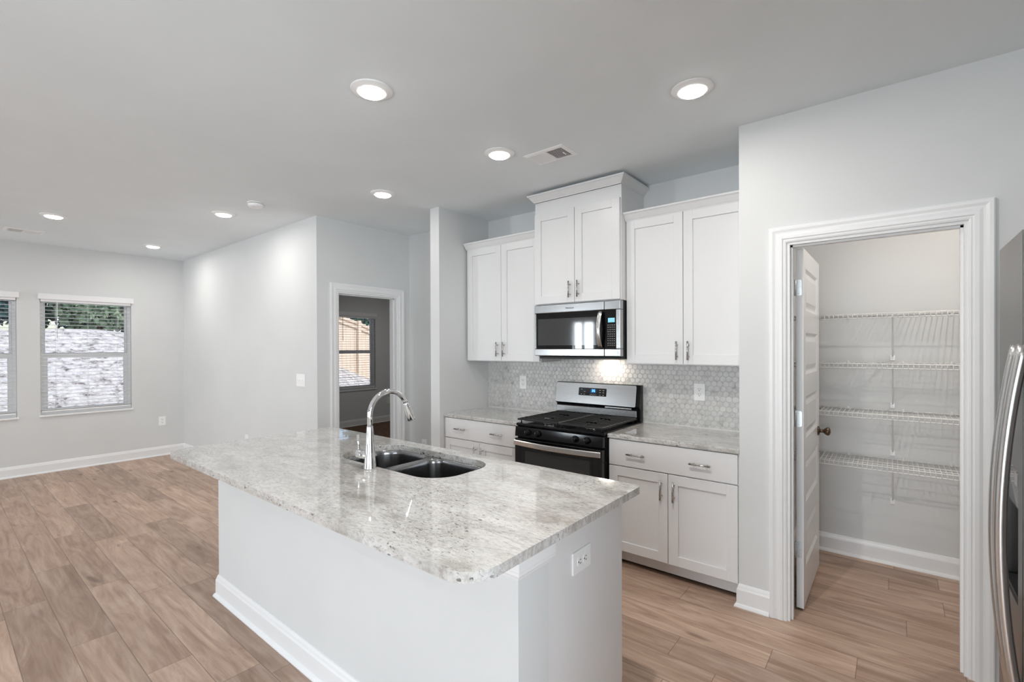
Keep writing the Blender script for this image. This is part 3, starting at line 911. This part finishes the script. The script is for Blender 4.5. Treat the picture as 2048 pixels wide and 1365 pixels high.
mdoor = framed(mx0, xs - .001, mz0, mz1, wx0, xs - .001, wz0, wz1, my).build('door', M['steel'], mw, bevel=.005, seg=3)
MB().box(wx0, xs - .001, my + .006, my + .046, wz0, wz1).build('door_glass', M['blackglass'], mdoor)
MB().box(wx0 + .016, -1.715, my + .0045, my + .007, wz0 + .028, wz1 - .046).build('viewing_window', M['micwindow'], mdoor)
mpan = framed(xs + .001, mx1, mz0, mz1, xs + .001, mx1 - .036, wz0, wz1, my).build('control_panel', M['steel'], mw, bevel=.005, seg=3)
MB().box(xs + .001, mx1 - .036, my + .005, my + .046, wz0, wz1).build('key_panel', M['blackglass'], mpan)
MB().box(-1.627, -1.574, my + .0035, my + .006, 1.665, 1.697).build('display', M['lcd'], mpan)
ky = MB()
for r in range(10):
    for k in range(4):
        xx = -1.631 + k * .0165; zz = 1.648 - r * .0165
        ky.box(xx, xx + .0085, my + .0042, my + .0052, zz - .0045, zz)
        if r % 2 == 0: ky.box(xx + .001, xx + .006, my + .0042, my + .0052, zz - .009, zz - .0075)
ky.build('keys', M['grey'], mpan)
hb = []
for i in range(17):
    q = i / 16; zz = 1.745 - .262 * q
    hb.append((-1.685 - .0, my - .004 - .036 * math.sin(PI * q) ** .8, zz))
mh = MB().tube(hb, .0185, 12, ref=(1, 0, 0), sx=.45)
mh.build('door_handle', M['handlesteel'], mdoor)
txt = bpy.data.curves.new('brand_mark', 'FONT'); txt.body = 'Whirlpool'; txt.size = .0175; txt.align_x = 'CENTER'; txt.extrude = .0004
to = bpy.data.objects.new('brand_mark_curve', txt); C.objects.link(to)
dg = bpy.context.evaluated_depsgraph_get(); dg.update()
tme = bpy.data.meshes.new_from_object(to.evaluated_get(dg)); bpy.data.objects.remove(to)
tme.materials.clear(); tme.materials.append(M['plasticblack']); tme.name = 'brand_mark'
tob = bpy.data.objects.new('brand_mark', tme); C.objects.link(tob); tob.parent = mdoor
tob.rotation_euler = (PI / 2, 0, 0); tob.location = Vector((-1.953, my - .0004, 1.783)) - wloc(mdoor)
lt = light('task_light', 'AREA', (-1.80, 3.43, mz0 - .024), 1.1, (1.0, .86, .72), mw, size=.12, size_y=.05)
MB().box(-1.87, -1.73, 3.39, 3.45, mz0 - .0235, mz0 - .0215).build('lamp_lens', emitter('task_lamp', (1, .88, .75), 3.0), mw)

# ------------------------------------------------------------------ gas range
rx0, rx1, rf, rb = -2.291, -1.534, 2.905, KY - .012
rg = thing('gas_range', ((rx0 + rx1) / 2, 3.2, 0), 'black and stainless gas stove under the microwave', 'stove')
MB().box(rx0, rx1, rf, 3.46, .03, .878).build('oven_body', M['black'], rg, bevel=.003)
MB().box(rx0 + .02, rx1 - .02, rf + .03, 3.44, 0, .03).build('foot_plinth', M['plasticblack'], rg)
MB().box(rx0 - .002, rx1 + .002, rf - .020, 3.47, .878, .900).build('cooktop', M['black'], rg, bevel=.008, seg=3)
cpn = MB().prism([(rf + .01, .796), (rf - .036, .800), (rf - .026, .874), (rf + .01, .874)], rx0, rx1, lambda a, b, h: (h, a, b)).build('knob_panel', M['black'], rg, bevel=.003)
for kx in (-2.168, -2.074, -1.752, -1.658):
    kb = MB().lathe([(.0235, 0), (.0235, -.010), (.019, -.013), (.0175, -.030), (.015, -.033), (.0001, -.033)], (kx, rf - .030, .838), 'y', 24)
    k_ = kb.build('knob', M['black'], rg)
    MB().box(kx - .0045, kx + .0045, rf - .068, rf - .058, .821, .855).build('knob_grip', M['blackglass'], k_, bevel=.002)
    MB().box(kx - .0007, kx + .0007, rf - .0688, rf - .0678, .842, .854).build('knob_mark', M['grey'], k_)
od = MB().box(rx0 + .003, rx1 - .003, rf - .040, rf - .002, .215, .786).build('oven_door', M['blackglass'], rg, bevel=.004)
MB().box(rx0 + .10, rx1 - .095, rf - .0408, rf - .039, .33, .70).build('oven_window', M['ovenwindow'], od)
bw = MB().box(rx0 + .003, rx1 - .003, rf - .034, rf - .002, .045, .205).build('warming_drawer', M['black'], rg, bevel=.004)
oh = MB(); hn = 24; vs = []; fs = []
for i in range(hn + 1):
    q = i / hn; xx = rx0 + .004 + (rx1 - rx0 - .014) * q; yy = rf - .052 - .034 * math.sin(PI * q)
    vs += [(xx, yy, .735), (xx, yy - .004, .741), (xx, yy - .004, .768), (xx, yy, .774), (xx, yy + .012, .774), (xx, yy + .012, .735)]
for i in range(hn):
    for a in range(6): fs.append((i * 6 + a, i * 6 + 6 + a, i * 6 + 6 + (a + 1) % 6, i * 6 + (a + 1) % 6))
fs += [tuple(range(6)), tuple(hn * 6 + a for a in range(6))[::-1]]
oh.add(vs, fs)
for xx in (rx0 + .012, rx1 - .020): oh.box(xx - .008, xx + .008, rf - .056, rf - .038, .738, .771)
oh.build('oven_handle', M['handlesteel'], od)
# backguard
bgd = MB().prism([(3.475, .900), (rb, .900), (rb, 1.186), (3.480, 1.186), (3.452, 1.015), (3.475, .995)], rx0 - .012, rx1 + .004, lambda a, b, h: (h, a, b)).build('backguard', M['black'], rg, bevel=.006)
fp = MB().prism(rrect(rx0 - .008, rx1 - .026, 0, .165, .012, 4), 0, .004, lambda a, b, h: (a, 3.452 + b * .16 - h - .001, 1.016 + b)).build('control_face', M['steel'], rg)
MB().prism(rrect(-2.072, -1.815, .066, .130, .006, 3), .0035, .0055, lambda a, b, h: (a, 3.452 + b * .16 - h - .001, 1.016 + b)).build('control_display', M['blackglass'], fp)
BG = lambda a, b, h: (a, 3.452 + b * .16 - h - .001, 1.016 + b)
MB().prism(rrect(-1.962, -1.908, .086, .124, .008, 3), .0052, .0062, BG).build('clock_window', M['displaydim'], fp)
dgts = MB()


def seg7(cx, ch):
    on = {'3': 'abcdg', '6': 'acdefg'}[ch]; w_, h_ = .0055, .0085; th = .0018; z_ = .1085
    for s_ in on:
        if s_ in 'adg':
            zz = z_ + {'a': h_, 'g': 0, 'd': -h_}[s_]; p = rrect(cx - w_, cx + w_, zz - th, zz + th, .0005, 1)
        else:
            sx_ = cx + (w_ if s_ in 'bc' else -w_); zz = z_ + (h_ / 2 if s_ in 'bf' else -h_ / 2); p = rrect(sx_ - th, sx_ + th, zz - h_ / 2, zz + h_ / 2, .0005, 1)
        dgts.prism(p, .0060, .0068, BG)


seg7(-1.943, '3'); seg7(-1.925, '6')
dgts.build('clock_digits', M['display'], fp)
for (a, b) in ((-2.045, .116), (-2.015, .097), (-2.045, .076), (-2.018, .076), (-1.872, .114), (-1.842, .114), (-1.872, .096), (-1.842, .096), (-1.872, .075), (-1.842, .075)):
    MB().prism(rrect(a - .007, a + .007, b - .0022, b + .0022, .001, 2), .0052, .0060, BG).build('button_legend', M['grey'], fp)
for k in range(7):
    MB().prism(rrect(-1.965 + k * .009, -1.961 + k * .009, .073, .079, .0008, 2), .0052, .0060, BG).build('indicator_mark', M['grey'], fp)
MB().box(rx0 - .006, rx1 - .024, 3.462, 3.474, .934, .986).build('vent_trim', M['steel'], bgd, bevel=.003)
MB().box(-1.83, -1.60, 3.463, 3.472, .992, 1.004).build('vent_slot_bar', M['handlesteel'], bgd, bevel=.001)
# grates: one over each half of the cooktop
gz = .934
for gx0, gx1 in ((rx0 + .006, -1.916), (-1.910, rx1 - .010)):
    g = MB(); ga, gb = rf - .005, 3.440; r = .006
    for yy in (ga, gb): g.box(gx0, gx1, yy - r, yy + r, gz - .013, gz)
    for xx in (gx0 + r, gx1 - r): g.box(xx - r, xx + r, ga, gb, gz - .013, gz)
    nb = 10
    cx = (gx0 + gx1) / 2
    for i in range(1, nb):
        yy = ga + (gb - ga) * i / nb
        if i in (3, 7):
            g.box(gx0 + r, cx - .045, yy - .005, yy + .005, gz - .011, gz - .001); g.box(cx + .045, gx1 - r, yy - .005, yy + .005, gz - .011, gz - .001)
        else: g.box(gx0 + r, gx1 - r, yy - .005, yy + .005, gz - .011, gz - .001)
    for by in (ga + (gb - ga) * .3, ga + (gb - ga) * .7):
        for s in (-1, 1): g.box(cx - .005, cx + .005, *sorted((by + s * .028, by + s * .075)), gz - .012, gz)
    for xx in (gx0 + .02, gx1 - .02):
        for yy in (ga + .02, gb - .02): g.cyl((xx, yy, .8995), (xx, yy, gz - .01), .006, n=8)
    g.build('grate', M['iron'], rg, bevel=.0015, seg=1)
    for by in (ga + (gb - ga) * .3, ga + (gb - ga) * .7):
        bn = MB().lathe([(.048, 0), (.050, .004), (.044, .010), (.030, .012), (.0001, .012)], (cx, by, .899), 'z', 28).build('burner_base', M['handlesteel'], rg)
        MB().lathe([(.036, .010), (.038, .014), (.034, .020), (.0001, .021)], (cx, by, .899), 'z', 28).build('burner_cap', M['iron'], bn)

# ------------------------------------------------------------------ island
ix0, ix1, iy0, iy1 = -3.155, -.868, 1.100, 1.255
isl = thing('kitchen_island', (-2.0, 1.45, 0), 'white kitchen island with painted half wall facing the camera', 'kitchen island')
MB().box(ix0, ix1, iy0, iy1, 0, .884).build('half_wall', M['wall'], isl)
ib = MB().sweep([(ix0, iy1 + .2), (ix0, iy0), (ix1, iy0), (ix1, iy1)], [(-o, h) for o, h in BASE], XYZ)
ib.build('baseboard', M['trim'], isl, label='white baseboard')
cap = [(0, .797), (.004, .797), (.006, .803), (.010, .808), (.0135, .813), (.014, .822), (.0165, .826), (.0165, .884), (0, .884)]
MB().sweep([(ix0, iy1 + .02), (ix0, iy0), (ix1, iy0), (ix1, iy1 + .022)], [(-o, h) for o, h in cap], XYZ).build('cap_moulding', M['trim'], isl, label='white moulding under the slab')
ic = MB()
ic.prism([(iy1, .0), (1.735, .0), (1.735, .10), (1.795, .10), (1.795, .884), (iy1, .884)], -.884, -.874, lambda a, b, h: (h, a, b))
ic.build('end_panel', M['cabinet'], isl)
cb_ = MB()
for a, b in ((-3.125, -2.375), (-1.485, -.884)): cb_.box(a, b, iy1, 1.795, .10, .884)
cb_.box(-2.375, -1.485, iy1, 1.795, .10, .62); cb_.box(-2.375, -1.485, 1.778, 1.795, .62, .884)
cb_.box(-3.125, -.884, iy1, 1.73, 0, .10)
cb_.build('cabinet_body', M['cabinet'], isl)
xs_ = [-3.12, -2.66, -2.20, -1.74, -1.31, -.879]
for a, b in zip(xs_[:-1], xs_[1:]):
    m = MB(); st = .06
    m.box(a + .003, a + st, 1.795, 1.815, .115, .870); m.box(b - st, b - .003, 1.795, 1.815, .115, .870)
    m.box(a + st, b - st, 1.795, 1.815, .115, .115 + st); m.box(a + st, b - st, 1.795, 1.815, .870 - st, .870); m.box(a + st, b - st, 1.795, 1.806, .115 + st, .870 - st)
    m.build('door', M['cabinet'], isl, bevel=.0014, seg=1)

# ---- island worktop with the sink cut-out
SINK = rrect(-2.345, -1.520, 1.364, 1.760, [.15, .15, .13, .13], 10)
slab_out = rrect(-3.180, -.812, .842, 1.852, [.10, .10, .022, .022], 10)


def slab_with_hole(outer, hole, z0, z1, name, mat, **kw):
    bm = bmesh.new()
    vo = [bm.verts.new((a, b, z1)) for a, b in outer]; vh = [bm.verts.new((a, b, z1)) for a, b in hole]
    ed = [bm.edges.new((vo[i], vo[(i + 1) % len(vo)])) for i in range(len(vo))] + [bm.edges.new((vh[i], vh[(i + 1) % len(vh)])) for i in range(len(vh))]
    bmesh.ops.triangle_fill(bm, use_beauty=True, use_dissolve=False, edges=ed)
    top = [f for f in bm.faces]
    bmesh.ops.recalc_face_normals(bm, faces=top)
    if top[0].normal.z < 0: bmesh.ops.reverse_faces(bm, faces=top)
    ret = bmesh.ops.extrude_face_region(bm, geom=top)
    nv = [g for g in ret['geom'] if isinstance(g, bmesh.types.BMVert)]
    for v in nv: v.co.z = z0
    bmesh.ops.recalc_face_normals(bm, faces=bm.faces)
    mb = MB(); bm.verts.index_update()
    mb.add([v.co[:] for v in bm.verts], [[v.index for v in f.verts] for f in bm.faces]); bm.free()
    return mb.build(name, mat, **kw)


slab_with_hole(slab_out, SINK, .884, .914, 'island_countertop', M['granite'], bevel=.006, seg=3, angle=50,
               label='large speckled granite island countertop with rounded corners', cat='countertop')

# ---- undermount double sink
snk = thing('double_sink', (-1.94, 1.56, .884), 'stainless undermount double bowl sink set in the island', 'sink')
BL = rrect(-2.338, -1.985, 1.372, 1.752, [.12, .07, .07, .12], 8)
BR = rrect(-1.955, -1.528, 1.372, 1.752, [.07, .12, .12, .07], 8)


def flange():
    bm = bmesh.new(); ed = []
    for lp, z in ((rrect(-2.366, -1.500, 1.340, 1.7765, .12, 8), .8835), (BL, .8835), (BR, .8835)):
        v = [bm.verts.new((a, b, z)) for a, b in lp]
        ed += [bm.edges.new((v[i], v[(i + 1) % len(v)])) for i in range(len(v))]
    bmesh.ops.triangle_fill(bm, use_beauty=True, use_dissolve=False, edges=ed)
    bm.verts.index_update(); mb = MB()
    mb.add([v.co[:] for v in bm.verts], [[v.index for v in f.verts] for f in bm.faces]); bm.free()
    mb.build('rim', M['sink'], snk)


flange()
for lp in (BL, BR):
    n = len(lp); cx = sum(p[0] for p in lp) / n; cy = sum(p[1] for p in lp) / n
    rings = [(1.0, .8835), (.985, .878), (.972, .860), (.945, .74), (.925, .705), (.86, .688), (.60, .683), (.12, .680)]
    vs = [(cx + (a - cx) * s, cy + (b - cy) * s, z) for s, z in rings for a, b in lp]
    fs = [(r * n + i, r * n + (i + 1) % n, (r + 1) * n + (i + 1) % n, (r + 1) * n + i) for r in range(len(rings) - 1) for i in range(n)] + [tuple((len(rings) - 1) * n + i for i in range(n))]
    bwl = MB().add(vs, fs, True).build('bowl', M['sink'], snk)
    MB().lathe([(.042, .0006), (.042, .003), (.034, .004), (.030, .001), (.0001, .001)], (cx, cy, .680), 'z', 24).build('drain', M['chrome'], bwl)

# ---- tap
fx, fy, fz = -1.934, 1.322, .914
fa = thing('kitchen_faucet', (fx, fy, fz), 'tall chrome gooseneck faucet standing beside the sink', 'faucet')
MB().lathe([(.0300, 0), (.0300, .006), (.0285, .010), (.0245, .060), (.0200, .120), (.0165, .175), (.0150, .198), (.0146, .200)], (fx, fy, fz), 'z', 32).build('body', M['chrome'], fa)
pts = [(fx, fy, fz + .198), (fx, fy, fz + .249)]
Rr = .110; cyy, czz = fy + Rr, fz + .249
for i in range(1, 21):
    a = PI - (PI * .878) * i / 20
    pts.append((fx, cyy + Rr * math.cos(a), czz + Rr * math.sin(a)))
MB().tube(pts, .0128, 20).build('spout', M['chrome'], fa)
e = Vector(pts[-1]); d = Vector((0, .385, -.923)).normalized()
sh = MB().tube([e - d * .003, e + d * .003, e + d * .012, e + d * .088, e + d * .093], [.0142, .0142, .0150, .0215, .0205], 20)
sh = sh.build('spray_head', M['chrome'], fa)
MB().cyl(e + d * .0932, e + d * .0942, .0165, n=18).build('spray_nozzle', M['plasticblack'], sh)
hs = MB().tube([(fx - .010, fy, fz + .058), (fx - .075, fy, fz + .058), (fx - .098, fy, fz + .058), (fx - .104, fy, fz + .058)], [.0185, .0185, .0185, .016], 20).build('handle_hub', M['chrome'], fa)
MB().tube([(fx - .092, fy, fz + .070), (fx - .096, fy, fz + .110), (fx - .100, fy, fz + .148)], [.0052, .0058, .0064], 10).build('handle_lever', M['chrome'], hs)

# ------------------------------------------------------------------ refrigerator
qx = .247
fr_ = thing('refrigerator', (.66, 1.59, 0), 'tall stainless side by side refrigerator cut by the right edge', 'refrigerator')
MB().box(qx + .065, .98, 1.138, 2.040, .03, 1.762).build('cabinet_case', M['plasticblack'], fr_, bevel=.004)
MB().box(qx + .09, .96, 1.16, 2.02, 0, .03).build('foot_plinth', M['plasticblack'], fr_)
fzd = MB(); dA, dB = 1.711, 2.044; cz0, cz1, cy0, cy1 = .815, 1.165, 1.762, 1.985
fzd.box(qx, qx + .062, dA, cy0, .06, 1.774); fzd.box(qx, qx + .062, cy1, dB, .06, 1.774)
fzd.box(qx, qx + .062, cy0, cy1, .06, cz0); fzd.box(qx, qx + .062, cy0, cy1, cz1, 1.774)
fzd = fzd.build('freezer_door', M['steelv'], fr_)
dsp = MB().prism([(qx + .058, cz0), (qx + .060, cz0), (qx + .060, cz1), (qx + .003, cz1), (qx + .012, 1.045), (qx + .052, 1.035)], cy0, cy1, lambda a, b, h: (a, h, b)).build('dispenser', M['blackglass'], fr_)
MB().box(qx + .004, qx + .050, cy0 + .01, cy1 - .01, cz0 + .001, cz0 + .012).build('drip_tray', M['plasticblack'], dsp)
MB().box(qx + .001, qx + .004, cy0 + .018, cy0 + .060, 1.118, 1.150).build('dispenser_display', M['grey'], dsp)
MB().box(qx + .030, qx + .050, cy0 + .07, cy1 - .07, .93, 1.03).build('dispenser_paddle', M['plasticblack'], dsp, bevel=.003)
rd = MB().box(qx, qx + .062, 1.136, 1.703, .06, 1.774).build('fridge_door', M['steelv'], fr_, bevel=.004)
for yy, par in ((1.747, fzd), (1.664, rd)):
    hp = []
    for i in range(33):
        q = -1 + i / 16; zz = 1.02 + .468 * q
        hp.append((qx - .044 + .040 * q * q, yy, zz))
    MB().tube(hp, .0125, 14, ref=(1, 0, 0), sx=1.05).build('handle', M['handlesteel'], par)

# ------------------------------------------------------------------ outside, seen through the windows
def ground_z(x, y):
    s = min(1, max(0, (-9.4 - x) / 6.0)); s = s * s * (3 - 2 * s) * .35 + s * .65
    fall = 1.0 - max(0, y - 7.2) * .24 - max(0, -2 - y) * .1
    return -.30 + 2.22 * s * max(.1, fall) + .05 * math.sin(x * 2.1 + y * 1.3) * s + .04 * math.sin(y * 3.3) * s


nx, ny = 44, 60; vs = []; fs = []
for i in range(nx + 1):
    for j_ in range(ny + 1):
        x = -8.2 - 32 * (i / nx) ** 1.4; y = -14 + 40 * j_ / ny; vs.append((x, y, ground_z(x, y)))
for i in range(nx):
    for j_ in range(ny): fs.append((i * (ny + 1) + j_, (i + 1) * (ny + 1) + j_, (i + 1) * (ny + 1) + j_ + 1, i * (ny + 1) + j_ + 1))
MB().add(vs, fs, True).build('ground_outside', M['soil'], kind='structure', label='pale straw covered bank rising outside the windows', cat='ground')

fn = thing('wooden_fence', (-13, 9.0, ground_z(-13, 9)), 'pale wooden privacy fence outside the bedroom window', 'fence')
bays = [(5.6 + 1.4 * k) + .08 for k in range(6)]
for k, ya in enumerate(bays):
    yb = ya + 1.4; zb = ground_z(-13, (ya + yb) / 2)
    bo = MB(); y = ya
    ztl, ztr = ground_z(-13, ya) + 1.60, ground_z(-13, yb) + 1.60
    while y < yb - .01:
        q = (y - ya) / 1.4; bo.box(-13.02, -13.0, y, min(y + .136, yb), ground_z(-13, y) - .08, ztl + (ztr - ztl) * q); y += .14
    pnl = bo.build('fence_panel', M['fence'], fn)
    rl = MB()
    for dz in (-.02, -.16):
        rl.add([(-12.998, ya, ztl + dz - .05), (-12.96, ya, ztl + dz - .05), (-12.96, yb, ztr + dz - .05), (-12.998, yb, ztr + dz - .05),
                (-12.998, ya, ztl + dz + .03), (-12.96, ya, ztl + dz + .03), (-12.96, yb, ztr + dz + .03), (-12.998, yb, ztr + dz + .03)],
               [(0, 1, 2, 3), (4, 7, 6, 5), (0, 4, 5, 1), (1, 5, 6, 2), (2, 6, 7, 3), (3, 7, 4, 0)])
    rl.build('fence_rail', M['fence'], pnl)
    MB().box(-12.998, -12.90, ya - .05, ya + .05, ground_z(-13, ya) - .1, ztl + .06).build('fence_post', M['fence'], fn)


def tree(x, y, h, r, mat, name, label, seed):
    rnd = random.Random(seed); z0 = ground_z(x, y) - .05
    t = thing(name, (x, y, z0), label, 'tree', 'trees beyond the bank')
    MB().tube([(x, y, z0), (x + .1, y, z0 + h * .35), (x - .05, y + .1, z0 + h * .8)], [.16, .12, .05], 8).build('trunk', M['bark'], t)
    cr = MB()
    for i in range(2600):
        while True:
            a, b, c = rnd.uniform(-1, 1), rnd.uniform(-1, 1), rnd.uniform(-1, 1)
            if .25 < a * a + b * b + c * c < 1: break
        w = r * (1 - .35 * max(0, c)); px, py, pz = x + a * w, y + b * w, z0 + h * .52 + c * h * .50
        s = rnd.uniform(.06, .16); u = Vector((rnd.gauss(0, 1), rnd.gauss(0, 1), rnd.gauss(0, 1))).normalized(); v = u.orthogonal().normalized()
        q = Vector((px, py, pz)); k = u.cross(v) * s * .25
        cr.add([q - u * s, q + v * s * .6 + k, q + u * s, q - v * s * .6 + k], [(0, 1, 2), (0, 2, 3)])
    cr.build('foliage', M[mat], t)


TR = [(-18.6, -1.6, 3.8, 1.1, 'leafblue', 'conifer_tree'), (-18.5, .8, 3.5, 1.1, 'leafblue', 'conifer_tree'), (-18.6, 3.2, 3.0, 1.1, 'leaflight', 'broadleaf_tree'),
      (-18.5, 5.6, 4.4, 1.1, 'leafdark', 'broadleaf_tree'), (-21.4, -.4, 5.2, 1.2, 'leafblue', 'conifer_tree'), (-21.4, 2.1, 5.2, 1.2, 'leafdark', 'broadleaf_tree'),
      (-21.5, 4.6, 5.0, 1.2, 'leafblue', 'conifer_tree'), (-17.2, 8.6, 4.6, 1.25, 'leafdark', 'broadleaf_tree'), (-17.0, 11.3, 4.8, 1.25, 'leafdark', 'broadleaf_tree'),
      (-17.2, 14.0, 5.2, 1.25, 'leafdark', 'broadleaf_tree'), (-24.4, .9, 6.4, 1.3, 'leafdark', 'broadleaf_tree'), (-24.4, 3.6, 6.4, 1.3, 'leafblue', 'conifer_tree')]
TL = ['dark blue green tree seen through the leftmost window', 'blue green tree at the left in the whole living room window', 'pale green shrubby tree in the middle of the living room window',
      'dark green tree at the right in the living room window', 'tall blue green tree behind the left tree of the front row', 'tall dark tree behind the pale green shrubby tree',
      'tall blue green tree behind the right tree of the front row', 'dark tree behind the left end of the wooden fence', 'dark tree behind the middle of the wooden fence',
      'dark tree behind the right end of the wooden fence', 'tallest dark tree in the farthest row, at the left', 'tallest blue green tree in the farthest row, at the right']
for k, (a, lb) in enumerate(zip(TR, TL)): tree(*a, lb, 100 + k)
